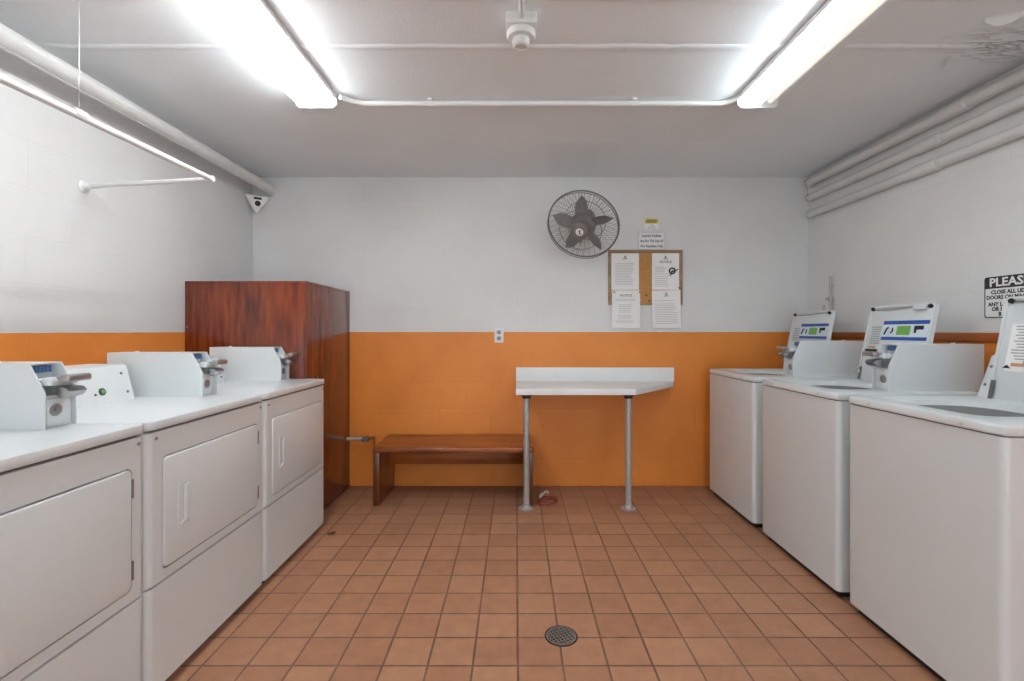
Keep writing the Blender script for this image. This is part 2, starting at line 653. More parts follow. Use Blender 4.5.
def screw(parent, p, axis, s, mat='screwhead', r=0.006):
    MB().lathe([(r, 0), (r, s * 0.002), (r * 0.6, s * 0.004)], axis, p, 14).build('screw', M[mat], parent)


# ------------------------------------------------------------------ dryers (left row); local x=0 is the front
DW = 0.717


def make_dryer(box_y=0.612):
    t = thing('clothes_dryer', '', 'dryer')
    D = 0.70
    E = M['enamel']
    # body: shell behind the front panels
    body = MB().prism(rrect(-D, 0.004, -0.016, DW - 0.004, 0.02), 'Z', 0.036, 0.893).build('cabinet_shell', E, t)
    # toe space: dark base set back
    MB().box(-D + 0.02, 0.03, 0.0, -0.035, DW - 0.03, 0.038).build('base', M['dark'], t)
    # top with rounded front corners
    top = MB().prism(rrect(-D, 0.001, 0.006, DW - 0.001, 0.030), 'Z', 0.898, 0.927, 0.0025, 2).build('top_panel', E, t)
    MB().prism(rrect(-D + 0.01, 0.008, -0.010, DW - 0.008, 0.024), 'Z', 0.890, 0.9).build('seam_strip', M['hinge'], body)

    def front(pts_hole, z0, z1, name):
        """front panel with wrapped vertical edges, in plan a rounded strip"""
        outer = rrect(0.001, z0, DW - 0.001, z1, 0.004)
        mb = MB()
        if pts_hole:
            # strips around the opening, all one pressed sheet
            mb.ring(rrect(0.026, z0, DW - 0.026, z1, 0.003), pts_hole, 'X', -0.014, 0.0)
        else:
            mb.box(-0.014, 0.026, z0, 0.0, DW - 0.026, z1, 0.0)
        # rounded left and right edges
        for sgn, yb in ((1, 0.0), (-1, DW)):
            arc = []
            for k in range(7):
                a = PI / 2 * k / 6
                arc.append((-0.026 + 0.026 * math.sin(a), yb + sgn * (0.001 + 0.025 - 0.025 * math.cos(a))))
            poly = arc + [(-0.06, yb + sgn * 0.026), (-0.06, yb + sgn * 0.001)]
            mb.prism(poly, 'Z', z0, z1)
        return mb.build(name, E, t, smooth=40)
    dy0, dy1, dz0, dz1 = 0.072, 0.657, 0.422, 0.796
    g = 0.005
    front(rrect(dy0 - g, dz0 - g, dy1 + g, dz1 + g, 0.022), 0.385, 0.889, 'front_panel')
    front(None, 0.036, 0.377, 'lower_panel')
    dr = MB().prism(rrect(dy0, dz0, dy1, dz1, 0.018), 'X', -0.012, 0.004, 0.004, 3).build('door', E, t)
    # moulded pull: raised rim round a scoop, thumb bar on the right of it
    hb = MB()
    hy0, hy1, hz0, hz1 = 0.136, 0.200, 0.530, 0.688
    hb.ring(rrect(hy0, hz0, hy1, hz1, 0.006), rrect(hy0 + 0.008, hz0 + 0.008, hy1 - 0.008, hz1 - 0.008, 0.004), 'X', 0.003, 0.0065)
    hb.prism(rrect(hy0 + 0.034, hz0 + 0.022, hy1 - 0.006, hz1 - 0.012, 0.006), 'X', 0.003, 0.0095, 0.003, 3)
    hb.prism([(hy0 + 0.01, hz0 + 0.01), (hy1 - 0.01, hz0 + 0.01), (hy1 - 0.01, hz0 + 0.03), (hy0 + 0.01, hz0 + 0.016)], 'X', 0.003, 0.010, 0.002)
    hb.build('handle', E, dr)
    for z in (0.482, 0.735):
        h = MB()
        h.box(-0.002, dy1 - 0.002, z - 0.027, 0.005, dy1 + 0.007, z + 0.027, 0.0015)
        h.tube([(0.004, dy1 + 0.0025, z - 0.029), (0.004, dy1 + 0.0025, z + 0.029)], 0.0032, 10)
        h.build('hinge', M['hinge'], t)
    for y in (0.040, DW - 0.030):
        screw(t, (0.0, y, 0.868), 'X', 1)
    # sloping control console at the back of the top
    con = MB()
    cp = [(-D + 0.02, 0.925), (-0.482, 0.925), (-0.522, 1.075), (-0.54, 1.08), (-D + 0.02, 1.08)]
    con.prism(cp, 'Y', 0.02, 0.560, 0.003)
    con = con.build('control_console', E, t)
    tilt = math.atan2(0.040, 0.150)
    nx, nz = math.cos(tilt), math.sin(tilt)
    for y, q in ((0.530, 0.25), (0.520, 0.78)):
        p = Vector((-0.482 - 0.040 * q, y, 0.925 + 0.150 * q))
        MB().lathe([(0.006, 0), (0.006, 0.002), (0.004, 0.004)], 'Z', (0, 0, 0), 12).build('screw', M['hinge'], con, loc=p, rot=(0, PI / 2 - tilt, 0))
    pb = Vector((-0.482 - 0.040 * 0.34, 0.405, 0.925 + 0.150 * 0.34))
    r = MB().lathe([(0.015, 0), (0.015, 0.004), (0.011, 0.005), (0.011, 0.003), (0.002, 0.004)], 'Z', (0, 0, 0), 22).build('start_button_ring', M['green'], con, loc=pb, rot=(0, PI / 2 - tilt, 0))
    MB().lathe([(0.0085, 0), (0.0085, 0.006), (0.006, 0.008)], 'Z', (0, 0, 0), 18).build('start_button', M['gbutton'], con, loc=pb, rot=(0, PI / 2 - tilt, 0))
    pr = Vector((-0.482 - 0.040 * 0.28, 0.372, 0.925 + 0.150 * 0.28))
    MB().lathe([(0.0045, 0), (0.0045, 0.003), (0.003, 0.004)], 'Z', (0, 0, 0), 12).build('indicator', M['red'], con, loc=pr, rot=(0, PI / 2 - tilt, 0))
    coin_box(t, -0.222, box_y, 0.926, 1)
    return t


XD = -1.192
d1 = make_dryer()
d2 = copy_tree(d1)
d3 = copy_tree(d1)
for o, y, lab in ((d1, 0.822, 'nearest white coin dryer on the left, cut by the photo edge, blue coin slots'),
                  (d2, 1.543, 'middle white coin dryer of the left row, sloping console with a green start button'),
                  (d3, 2.264, 'farthest white coin dryer of the left row, standing against the tall wooden cabinet')):
    o.location = (XD, y, 0)
    o['label'] = lab
    o['group'] = 'coin dryers in the left row'
# the far dryer is an older one: no outside hinges, narrower console
for ch in kids(d3):
    if ch.name.startswith('hinge'):
        bpy.data.objects.remove(ch)
    elif ch.name.startswith('control_console'):
        ch.scale.y = 0.88

# ------------------------------------------------------------------ washers (right row); local x=0 is the front
WW = 0.684


def make_washer(kind):
    t = thing('washing_machine', '', 'washing machine')
    D = 0.70
    E = M['enamel_w']
    MB().prism(rrect(0.006, 0.002, D, WW - 0.002, 0.024), 'Z', 0.036, 0.903).build('cabinet_shell', E, t, smooth=30)
    MB().box(0.035, 0.03, 0.0, D - 0.02, WW - 0.03, 0.038).build('base', M['dark'], t)
    # top deck with a round-cornered opening
    n = 64

    def loop(cx, cy, hx, hy, p, z):
        out = []
        for k in range(n):
            a = 2 * PI * k / n
            c, s_ = math.cos(a), math.sin(a)
            q = (abs(c / hx) ** p + abs(s_ / hy) ** p) ** (-1 / p)
            out.append((cx + q * c, cy + q * s_, z))
        return out
    cx, cy, hx, hy = D / 2, WW / 2, D / 2, WW / 2
    ox, oy, ohx, ohy = 0.300, 0.400, 0.185, 0.215
    rings = [loop(cx, cy, hx - 0.004, hy - 0.003, 40, 0.908), loop(cx, cy, hx, hy - 0.001, 40, 0.912),
             loop(cx, cy, hx, hy - 0.001, 40, 0.932), loop(cx, cy, hx - 0.003, hy - 0.004, 30, 0.938),
             loop(cx, cy, hx - 0.010, hy - 0.010, 30, 0.940),
             loop(ox, oy, ohx + 0.035, ohy + 0.03, 7, 0.940), loop(ox, oy, ohx + 0.022, ohy + 0.018, 6, 0.932),
             loop(ox, oy, ohx + 0.004, ohy + 0.004, 4, 0.929), loop(ox, oy, ohx, ohy, 3.2, 0.922),
             loop(ox, oy, ohx - 0.008, ohy - 0.008, 2.8, 0.905)]
    dk = MB().loops(rings).build('top_deck', E, t, smooth=40)
    tub = [loop(ox, oy, ohx - 0.010, ohy - 0.010, 2.8, 0.906), loop(ox, oy, ohx + 0.02, ohy + 0.0, 2.2, 0.80),
           loop(ox, oy, ohx + 0.02, ohy + 0.0, 2.2, 0.55), loop(ox, oy, 0.05, 0.05, 2, 0.53)]
    MB().loops(tub, caps=(False, True)).build('tub', M['tub'], t)
    MB().prism(rrect(0.012, 0.008, D - 0.01, WW - 0.008, 0.02), 'Z', 0.899, 0.9085).build('seam_strip', M['seam'], dk)
    for y in (0.135, 0.545):
        screw(t, (0.0, y, 0.924), 'X', -1, 'cap', 0.0075)
    # console at the back
    con = MB().prism([(0.565, 0.939), (D - 0.005, 0.939), (D - 0.005, 1.12), (0.638, 1.12), (0.630, 1.115)], 'Y', 0.135, 0.670, 0.003).build('control_console', E, t)
    tilt = math.atan2(0.060, 0.176)
    for q in (0.3, 0.74):
        p = Vector((0.565 + 0.063 * q, 0.652, 0.939 + 0.176 * q))
        MB().lathe([(0.006, 0), (0.006, 0.002), (0.004, 0.004)], 'Z', (0, 0, 0), 12).build('screw', M['hinge'], con, loc=p, rot=(0, -PI / 2 + tilt, 0))
    # open lid, leaning back against the console; its own frame: z up the lid, y across
    lw0, lw1, LH = ((0.178, 0.618, 0.440), (0.186, 0.622, 0.446), (0.180, 0.592, 0.446))[kind - 1]
    lid = MB()
    lid.prism(rrect(lw0, 0.0, lw1, LH, 0.012), 'X', 0.004, 0.020, 0.003)
    lid.ring(rrect(lw0, 0.0, lw1, LH, 0.012), rrect(lw0 + 0.012, 0.012, lw1 - 0.012, LH - 0.012, 0.008), 'X', -0.003, 0.006)
    lid = lid.build('lid', E, t, loc=(0.532, 0, 0.930), rot=(0, math.atan2(0.085, 0.425), 0))

    def b(name, mat, f0, f1, z0, z1, x=-0.0006, d=0.0045):
        """flat piece on the underside: f0..f1 across from the far edge, z0..z1 up the lid, as fractions"""
        y1, y0 = lw1 - f0 * (lw1 - lw0), lw1 - f1 * (lw1 - lw0)
        return MB().box(x, y0, z0 * LH, x + d, y1, z1 * LH).build(name, M[mat], lid, smooth=0)

    def lines(name, mat, f0, f1, z0, z1, k):
        mb = MB()
        for i in range(k):
            zz = z1 - (z1 - z0) * (i + 0.5) / k
            c = (f0 + f1) / 2
            hw = (f1 - f0) / 2 * random.uniform(0.75, 1.0)
            th = (z1 - z0) / k * 0.2
            ya, yb = lw1 - (c - hw) * (lw1 - lw0), lw1 - (c + hw) * (lw1 - lw0)
            mb.box(0.0022, yb, (zz - th) * LH, 0.0046, ya, (zz + th) * LH)
        return mb.build(name, M[mat], lid, smooth=0)
    # rubber bumpers and the rolled lip between them
    for y in (lw0 + 0.030, lw1 - 0.022):
        MB().lathe([(0.011, 0.004), (0.011, -0.006), (0.007, -0.011)], 'X', (0.0, y, LH - 0.018), 16).build('bumper', M['rubber'], lid)
    MB().tube([(0.0, lw1 - 0.035, LH - 0.022), (-0.001, lw1 - 0.12, LH - 0.025), (0.0, lw1 - 0.2, LH - 0.022),
               (-0.001, lw1 - 0.28, LH - 0.018), (0.0, lw0 + 0.05, LH - 0.016)], 0.004, 8).build('lip', M['midink'] if kind == 3 else M['greyink'], lid)
    if kind < 3:
        b('instruction_label', 'lpale', 0.27, 0.95, 0.555, 0.80, 0.0028, 0.0018)
        b('label_band', 'lblue', 0.27, 0.95, 0.755, 0.80, 0.0018, 0.003)
        b('label_band', 'lblue', 0.27, 0.95, 0.56, 0.60, 0.0018, 0.003)
        b('label_panel', 'lgreen', 0.50, 0.70, 0.625, 0.735, 0.0018, 0.003)
        y = lambda f: lw1 - f * (lw1 - lw0)
        k = MB()
        k.tube([(0.002, y(0.31), 0.63 * LH), (0.002, y(0.34), 0.70 * LH), (0.002, y(0.365), 0.72 * LH)], 0.0045, 6)
        k.build('pictogram', M['ink'], lid)
        k = MB()
        k.tube([(0.002, y(0.41), 0.65 * LH), (0.002, y(0.435), 0.67 * LH), (0.002, y(0.43), 0.71 * LH)], 0.004, 6)
        k.build('pictogram', M['ink'], lid)
        k = MB()
        k.box(0.0012, y(0.885), 0.69 * LH, 0.004, y(0.755), 0.735 * LH)
        k.box(0.0012, y(0.79), 0.65 * LH, 0.004, y(0.76), 0.692 * LH)
        k.build('pictogram', M['ink'], lid)
        lines('label_text', 'greyink', 0.08, 0.25, 0.50, 0.74, 8)
        b('warning_label', 'lorange', 0.07, 0.2, 0.455, 0.475, 0.0018, 0.003)
    else:
        b('instruction_label', 'paper', 0.10, 0.62, 0.30, 0.74, 0.0034, 0.0012)['label'] = 'white printed care label'
        lines('label_text', 'greyink', 0.13, 0.58, 0.40, 0.73, 12)
        b('warning_label', 'lorange', 0.16, 0.62, 0.345, 0.375, 0.0018, 0.003)
        k = MB()
        k.prism([(lw1 - 0.035, 0.325 * LH), (lw1 - 0.065, 0.325 * LH), (lw1 - 0.05, 0.355 * LH)], 'X', 0.0015, 0.004)
        k.build('warning_triangle', M['ink'], lid)
    if kind == 2:
        # strike handle near the right bumper, black rating plate low on the lid
        yy = lw0 + 0.085
        MB().prism(rrect(yy - 0.04, LH - 0.036, yy + 0.04, LH - 0.004, 0.008), 'X', -0.014, 0.004, 0.004).build('strike', E, lid)
        b('rating_plate', 'signblack', 0.04, 0.24, 0.375, 0.44, 0.0018, 0.003)
        b('hinge_slot', 'hinge', 0.012, 0.045, 0.03, 0.2, -0.0045, 0.004)
    if kind == 3:
        b('hinge_slot', 'hinge', 0.012, 0.05, 0.02, 0.2, -0.0045, 0.004)
    coin_box(t, 0.295, 0.077, 0.9395, -1, length=0.450, h=0.222, zs=0.118)
    return t


XW = 1.457
for kind, y, lab in ((1, 2.946, 'farthest white top-loading washing machine on the right, by the back wall, lid open'),
                     (2, 2.171, 'middle white top-loading washing machine of the right row, black plate on open lid'),
                     (3, 1.428, 'nearest white top-loading washing machine on the right, its lid cut by the photo edge')):
    w = make_washer(kind)
    w.location = (XW, y, 0)
    w['label'] = lab
    w['group'] = 'top-loading washers in the right row'

# ------------------------------------------------------------------ wooden cabinet
CY, CX = 2.992, -1.311
t = thing('storage_cabinet', 'tall red-brown varnished wooden cabinet in the back left corner', 'cabinet', (XL + 0.005, CY, 0))
cw, cdp, ch = CX - XL - 0.005, YB - CY - 0.006, 1.537
MB().box(0, 0.0, 0.0, cw - 0.02, 0.018, ch - 0.018, 0.0015).build('end_panel', M['cabinet'], t)
MB().box(0, 0.018, 0.0, 0.018, cdp, ch - 0.018).build('back_panel', M['cabinet'], t)
MB().box(0, cdp - 0.018, 0.0, cw - 0.02, cdp, ch - 0.018).build('end_panel', M['cabinet'], t)
MB().box(0, 0.0, ch - 0.018, cw, cdp, ch, 0.0015).build('top_panel', M['cabinet'], t)
MB().box(0.018, 0.018, 0.03, cw - 0.02, cdp - 0.018, 0.048).build('bottom_panel', M['cabinet'], t)
dr = MB().box(cw - 0.02, 0.0005, 0.008, cw, cdp - 0.001, ch - 0.0185, 0.0015).build('door', M['cabinet'], t)
MB().lathe([(0.004, 0), (0.004, -0.002)], 'Y', (0.012, 0.0, 1.25), 10).build('nail_head', M['steel'], t)

# ------------------------------------------------------------------ bench
BX0, BX1, BY0, BY1, BZ = -1.004, 0.125, 3.335, 3.768, 0.410
t = thing('wooden_bench', 'low brown varnished plank bench against the orange wall', 'bench', (BX0, BY0, 0))
bl, bd = BX1 - BX0, BY1 - BY0
MB().prism(rrect(0, 0, bl, bd, 0.018), 'Z', BZ - 0.036, BZ, 0.008, 3).build('seat', M['bench'], t)
for x in (0.004, bl - 0.048):
    MB().box(x, 0.006, 0.0, x + 0.044, bd - 0.004, BZ - 0.036, 0.004).build('leg', M['bench_v'], t)
MB().box(0.048, 0.27, BZ - 0.19, bl - 0.048, 0.30, BZ - 0.036, 0.002).build('rail', M['bench'], t)

# ------------------------------------------------------------------ wall table with two pipe legs
t = thing('folding_table', 'white laminate laundry folding table on two pipe legs with a clipped corner', 'table', (0, 3.25, 0))
ty = YB - 3.25 - 0.004
MB().prism([(0, 0), (0.815, 0), (1.215, ty - 0.07), (1.235, ty - 0.018), (1.235, ty), (0, ty)], 'Z', 0.788, 0.829, 0.002).build('tabletop', M['laminate'], t)
MB().box(0.0, ty - 0.018, 0.829, 1.243, ty, 0.937, 0.002).build('backsplash', M['laminate'], t)
for x, y in ((0.072, 0.048), (0.775, 0.045)):
    lg = MB()
    lg.tube([(x, y, 0.006), (x, y, 0.775)], 0.021, 18)
    lg = lg.build('leg', M['zinc'], t)
    MB().lathe([(0.052, 0.0), (0.052, 0.005), (0.034, 0.010), (0.027, 0.022), (0.0225, 0.024)], 'Z', (x, y, 0), 24).build('foot_flange', M['zinc'], lg)
    MB().lathe([(0.028, 0.760), (0.030, 0.778), (0.050, 0.782), (0.050, 0.788)], 'Z', (x, y, 0), 20).build('top_flange', M['rust'], lg)

# cords lying behind the left leg
pts = []
for k in range(60):
    a = k / 60 * 2 * PI * 2.3
    pts.append((0.222 + 0.068 * math.cos(a) + 0.01 * math.sin(3 * a), 3.40 + 0.065 * math.sin(a), 0.006 + 0.022 * (0.5 + 0.5 * math.sin(a * 1.7))))
tag(MB().tube(pts, 0.005, 8).build('cord', M['cordred']), 'coiled reddish cord on the tiles behind the left table leg', 'cord')
pts = [(0.20 + 0.03 * math.cos(a / 3), 3.44 + 0.04 * math.sin(a / 2), 0.050 + 0.012 * math.sin(a / 2 + 1)) for a in range(0, 13)]
tag(MB().tube(pts, 0.007, 8).build('cord', M['cordwhite']), 'short white cord lying on the reddish coil by bench end', 'cord')

# ------------------------------------------------------------------ valve and pipe beside the bench
t = thing('pipe_valve', 'small pipe and shut-off valve between wooden cabinet and bench', 'valve', (-1.31, 3.70, 0.39))
MB().tube([(0.002, 0, 0), (0.13, 0, 0)], 0.013, 14).build('supply_pipe', M['pipegrey'], t)
v = MB()
v.lathe([(0.017, 0), (0.017, 0.014), (0.014, 0.016), (0.014, 0.03), (0.018, 0.032), (0.018, 0.046)], 'X', (0.125, 0, 0), 14)
v.tube([(0.148, 0, 0), (0.148, -0.03, 0.004)], 0.010, 12)
v.tube([(0.148, 0, 0), (0.185, 0.03, -0.0), (0.195, 0.066, 0.0)], 0.008, 10)
v = v.build('valve_body', M['brass'], t)
h = MB()
h.lathe([(0.024, -0.032), (0.026, -0.036), (0.024, -0.042), (0.008, -0.043)], 'Y', (0.148, 0, 0.004), 16)
h.build('handle', M['steel'], v)
MB().tube([(0.192, 0.058, 0.0), (0.196, 0.062, -0.03), (0.196, 0.062, -0.34), (0.196, 0.06, -0.388)], 0.007, 10).build('drop_pipe', M['rail'], t)

# ------------------------------------------------------------------ power outlet
t = thing('power_outlet', 'white duplex power outlet at the edge of the orange paint', 'outlet', (-0.134, YB, 1.19))
pl = MB().prism(rrect(-0.036, -0.058, 0.036, 0.058, 0.006), 'Y', -0.007, 0, 0.002).build('cover_plate', M['sign'], t)
for z in (-0.024, 0.024):
    r = MB().prism(rrect(-0.017, z - 0.016, 0.017, z + 0.016, 0.010), 'Y', -0.0095, -0.006, 0.001).build('receptacle', M['greyink'], t)
    s_ = MB()
    s_.box(-0.008, -0.0105, z - 0.003, -0.005, -0.009, z + 0.008)
    s_.box(0.005, -0.0105, z - 0.003, 0.008, -0.009, z + 0.008)
    s_.lathe([(0.003, -0.0105), (0.003, -0.009)], 'Y', (0, 0, z - 0.009), 10)
    s_.build('slots', M['ink'], r)
MB().lathe([(0.003, -0.008), (0.002, -0.0085)], 'Y', (0, 0, 0), 10).build('screw', M['steel'], t)

# ------------------------------------------------------------------ wall fan
t = thing('wall_fan', 'round grey wall fan tilted down with five blades', 'fan', (0.50, YB, 1.83))
axis = Vector((-0.32, -0.72, -0.61)).normalized()
q = axis.to_track_quat('-Y', 'Z')
FC = Vector((0.479, 3.42, 1.982)) - Vector((0.50, YB, 1.83))


def fpart(mb, name, mat, par=t, smooth=40):
    o = mb.build(name, mat, par, smooth=smooth)
    if par is t:
        o.location = FC
        o.rotation_mode = 'QUATERNION'
        o.rotation_quaternion = q
    return o


R = 0.256
g = MB()
circ = lambda r, y, n=64: [(r * math.cos(2 * PI * k / n), y, r * math.sin(2 * PI * k / n)) for k in range(n)]
g.tube(circ(R, 0.0), 0.0058, 8, True)
g.tube(circ(R - 0.002, -0.03), 0.003, 6, True)
g.tube(circ(0.150, -0.082), 0.0026, 6, True)
g.tube(circ(0.062, -0.098), 0.003, 6, True)
g.tube(circ(0.150, 0.07), 0.0026, 6, True)
NW = 72
for k in range(NW):
    a = 2 * PI * k / NW
    tw = 0.10
    prof = [(0.060, -0.098, 0), (0.105, -0.093, 0.3), (0.150, -0.081, 0.6), (0.205, -0.056, 0.85), (0.243, -0.030, 0.97), (R, 0.0, 1)]
    g.tube([(r * math.cos(a + tw * w_), y, r * math.sin(a + tw * w_)) for r, y, w_ in prof], 0.00125, 4)
    if k % 2 == 0:
        prof = [(0.070, 0.085), (0.150, 0.069), (0.215, 0.045), (0.248, 0.02), (R, 0.0)]
        g.tube([(r * math.cos(a), y, r * math.sin(a)) for r, y in prof], 0.00125, 4)
guard = fpart(g, 'guard', M['fanwire'])
# blades
for k in range(5):
    a0 = math.radians(87 + 72 * k)
    rings_t, rings_b = [], []
    n = 14
    for i in range(n + 1):
        f = i / n
        r = 0.055 + 0.175 * f
        wd = 0.017 + 0.024 * math.sin(PI * min(1, (f + 0.10) / 1.12) ** 0.9) if f < 0.999 else 0.006
        wd *= (1.0 if f < 0.7 else max(0.06, 1 - ((f - 0.7) / 0.3) ** 1.6))
        row = []
        for j in range(7):
            s_ = -1 + 2 * j / 6
            ang = a0 - 0.10 * f
            yv = -0.012 + -s_ * wd * 0.5 + 0.006 * (1 - s_ * s_)
            row.append((r * math.cos(ang) - s_ * wd * math.sin(ang), yv, r * math.sin(ang) + s_ * wd * math.cos(ang)))
        rings_t.append(row)
        rings_b.append([(x, y + 0.003, z) for x, y, z in row])
    mb = MB()
    loops = [rt + list(reversed(rb)) for rt, rb in zip(rings_t, rings_b)]
    mb.loops(loops, caps=(True, True))
    fpart(mb, 'blade', M['blade'], smooth=60)
hub = MB().lathe([(0.092, 0.02), (0.094, -0.01), (0.086, -0.030), (0.070, -0.044), (0.02, -0.052)], 'Y', (0, 0, 0), 36)
fpart(hub, 'hub', M['fan'])
cap = MB().lathe([(0.062, -0.086), (0.062, -0.099), (0.055, -0.106), (0.034, -0.108), (0.02, -0.108)], 'Y', (0, 0, 0), 36)
cap = fpart(cap, 'guard_cap', M['fan'])
bd_ = MB().lathe([(0.028, -0.108), (0.028, -0.1105), (0.026, -0.111)], 'Y', (0, 0, 0), 28).build('badge', M['sign'], cap)
mk = MB()
mk.prism([(-0.003, -0.017), (0.007, -0.017), (0.004, -0.003), (0.006, -0.001), (-0.004, -0.001), (-0.006, -0.003)], 'Y', -0.1125, -0.1105)
mk.lathe([(0.007, -0.1125), (0.007, -0.1105)], 'Y', (0.001, 0, 0.009), 16)
mk.build('badge_mark', M['ink'], cap)
mo = MB().lathe([(0.03, 0.018), (0.066, 0.022), (0.070, 0.05), (0.068, 0.12), (0.055, 0.15), (0.02, 0.158)], 'Y', (0, 0, 0), 32)
fpart(mo, 'motor_housing', M['fan'])
ar = MB()
mp = FC + q @ Vector((0, 0.10, 0))
ar.tube([(0, -0.02, 0.10), (0, -0.07, 0.10), mp - Vector((0, 0, 0.05)), mp], 0.014, 14)
ar.build('support_arm', M['fan'], t)
MB().prism(rrect(-0.05, 0.03, 0.05, 0.17, 0.02), 'Y', -0.03, 0.0, 0.008, 3).build('wall_bracket', M['white_paint'], t)

# ------------------------------------------------------------------ notice board and what is pinned on it
t = thing('notice_board', 'cork notice board in a pale wood frame on the white wall', 'notice board', (1.019, YB, 1.646))
bw, bh = 0.292, 0.217
MB().box(-bw + 0.01, -0.009, -bh + 0.004, bw - 0.01, -0.001, bh - 0.01).build('cork_panel', M['cork'], t)
fr = MB()
fr.box(-bw, -0.018, -bh, -bw + 0.022, 0, bh, 0.002)
fr.box(bw - 0.022, -0.018, -bh, bw, 0, bh, 0.002)
fr.box(-bw + 0.022, -0.018, bh - 0.020, bw - 0.022, 0, bh, 0.002)
fr.box(-bw + 0.022, -0.016, -bh, bw - 0.022, 0, -bh + 0.012, 0.002)
fr.build('frame', M['frame'], t)


def sheet(px0, py0, px1, py1, label, rows, title=None, tx=0.5, mark=None, tilt=0.0, off=0.012):
    """paper sheet on the back wall; arguments in metres: left, top, right, bottom"""
    cx, cz = (px0 + px1) / 2, (py0 + py1) / 2
    w_, h_ = px1 - px0, py0 - py1
    o = thing('paper_notice', label, 'notice', (cx, YB - off, cz), 'paper notices on the board', (0, tilt, 0))
    n = 8
    ra, rb = [], []
    for i in range(n + 1):
        z = -h_ / 2 + h_ * i / n
        y = -0.0012 - 0.006 * max(0, (0.35 - i / n)) ** 1.5
        ra.append([(-w_ / 2, y, z), (w_ / 2, y, z), (w_ / 2, y - 0.0006, z), (-w_ / 2, y - 0.0006, z)])
    MB().loops(ra, caps=(True, True)).build('sheet', M['paper'], o, smooth=60)
    yy = -0.0034
    ln = MB()
    for (za, zb, k, lft, rgt) in rows:
        for i in range(k):
            z = h_ / 2 - h_ * (za + (zb - za) * (i + 0.5) / k)
            x1 = -w_ / 2 + w_ * (lft + (rgt - lft) * random.uniform(0.78, 1.0))
            ln.box(-w_ / 2 + w_ * lft, yy - 0.0005 - 0.003 * max(0, 0.35 - (z / h_ + 0.5)), z - 0.0012, x1, yy + 0.002, z + 0.0012)
    ln.build('printed_lines', M['greyink'], o, smooth=0)
    # little tree emblem at the head of the sheet
    em = MB()
    zt = h_ / 2 - 0.035
    em.prism([(-0.010, zt), (0.010, zt), (0.0, zt + 0.022)], 'Y', yy - 0.0006, yy + 0.001)
    em.box(-0.016, yy - 0.0006, zt - 0.012, 0.016, yy + 0.001, zt - 0.006)
    if title != 'NOTICE ':
        em.build('emblem', M['midink'], o, smooth=0)
    else:
        em.bm.free()
    if title:
        text('lettering', title.strip(), 0.026, (0, yy, h_ / 2 - h_ * tx), (PI / 2, 0, 0), M['midink'], o, bold=0.0004)
    if mark:
        c = MB()
        mx, mz = w_ * 0.24, 0.005
        c.tube([(mx + 0.022 * math.cos(2 * PI * k / 24), yy - 0.001, mz + 0.022 * math.sin(2 * PI * k / 24)) for k in range(24)], 0.006, 6, True)
        c.tube([(mx - 0.016, yy - 0.001, mz - 0.040), (mx - 0.004, yy - 0.001, mz - 0.010), (mx + 0.046, yy - 0.001, mz + 0.012)], 0.0045, 6)
        c.tube([(mx - 0.008, yy - 0.001, mz - 0.006), (mx + 0.008, yy - 0.001, mz + 0.006)], 0.004, 6)
        c.build('drawing', M['ink'], o)
    return o


MX = lambda px: (px - 516) / 126.6
MZ = lambda py: 1.224 + (331 - py) / 126.6
p1 = sheet(MX(611), MZ(253.5), MX(638.5), MZ(290), 'white paper notice pinned top left on the cork board', [(0.26, 0.88, 14, 0.14, 0.86)])
p2 = sheet(MX(651.5), MZ(253.5), MX(678.6), MZ(290), 'white paper notice top right on the cork board, with black ring drawing',
           [(0.36, 0.52, 4, 0.1, 0.55), (0.56, 0.57, 1, 0.05, 0.95), (0.62, 0.92, 6, 0.1, 0.66)], 'NOTICE', 0.24, True)
p3 = sheet(MX(611.5), MZ(290.5), MX(639.5), MZ(328), 'white paper headed NOTICE hanging below left of the cork board',
           [(0.22, 0.28, 2, 0.12, 0.9), (0.36, 0.6, 5, 0.25, 0.75), (0.64, 0.76, 3, 0.2, 0.75), (0.8, 0.86, 2, 0.14, 0.8)], 'NOTICE ', 0.14, off=0.0165)
p4 = sheet(MX(651.5), MZ(290.5), MX(680), MZ(328), 'white paper notice hanging below right of the cork board, full of lines',
           [(0.25, 0.29, 1, 0.08, 0.92), (0.34, 0.9, 12, 0.1, 0.92)], None, 0.5, None, -0.02, off=0.0165)
# push pins, each its own thing
pin0 = None
for (px, pz, lab) in ((-0.278 + 0.03, 0.155 - 0.362, 'dark push pin at the top left of the sheet headed NOTICE'),
                      (-0.05, 0.155 - 0.362, 'dark push pin at the top right of the sheet headed NOTICE'),
                      (0.262, 0.155 - 0.29, 'dark push pin at the lower right of the ring drawing sheet'),
                      (0.005, -0.14, 'upper dark push pin on the bare cork strip'),
                      (0.028, -0.185, 'lower dark push pin on the bare cork strip'),
                      ):
    m_ = MB().lathe([(0.002, 0.006), (0.003, -0.004), (0.006, -0.006), (0.006, -0.010), (0.003, -0.012)], 'Y', (0, 0, 0), 10)
    yo = YB - 0.011
    if 'sheet' in lab:
        yo = YB - 0.021 if 'NOTICE' in lab else YB - 0.017
    zz = 1.646 + pz
    if 'NOTICE' in lab:
        zz = MZ(292.5)
    if 'ring' in lab:
        zz = MZ(288)
    tag(m_.build('push_pin', M['rust'], loc=(1.019 + px, yo, zz)), lab, 'push pin', 'push pins on the notice board')

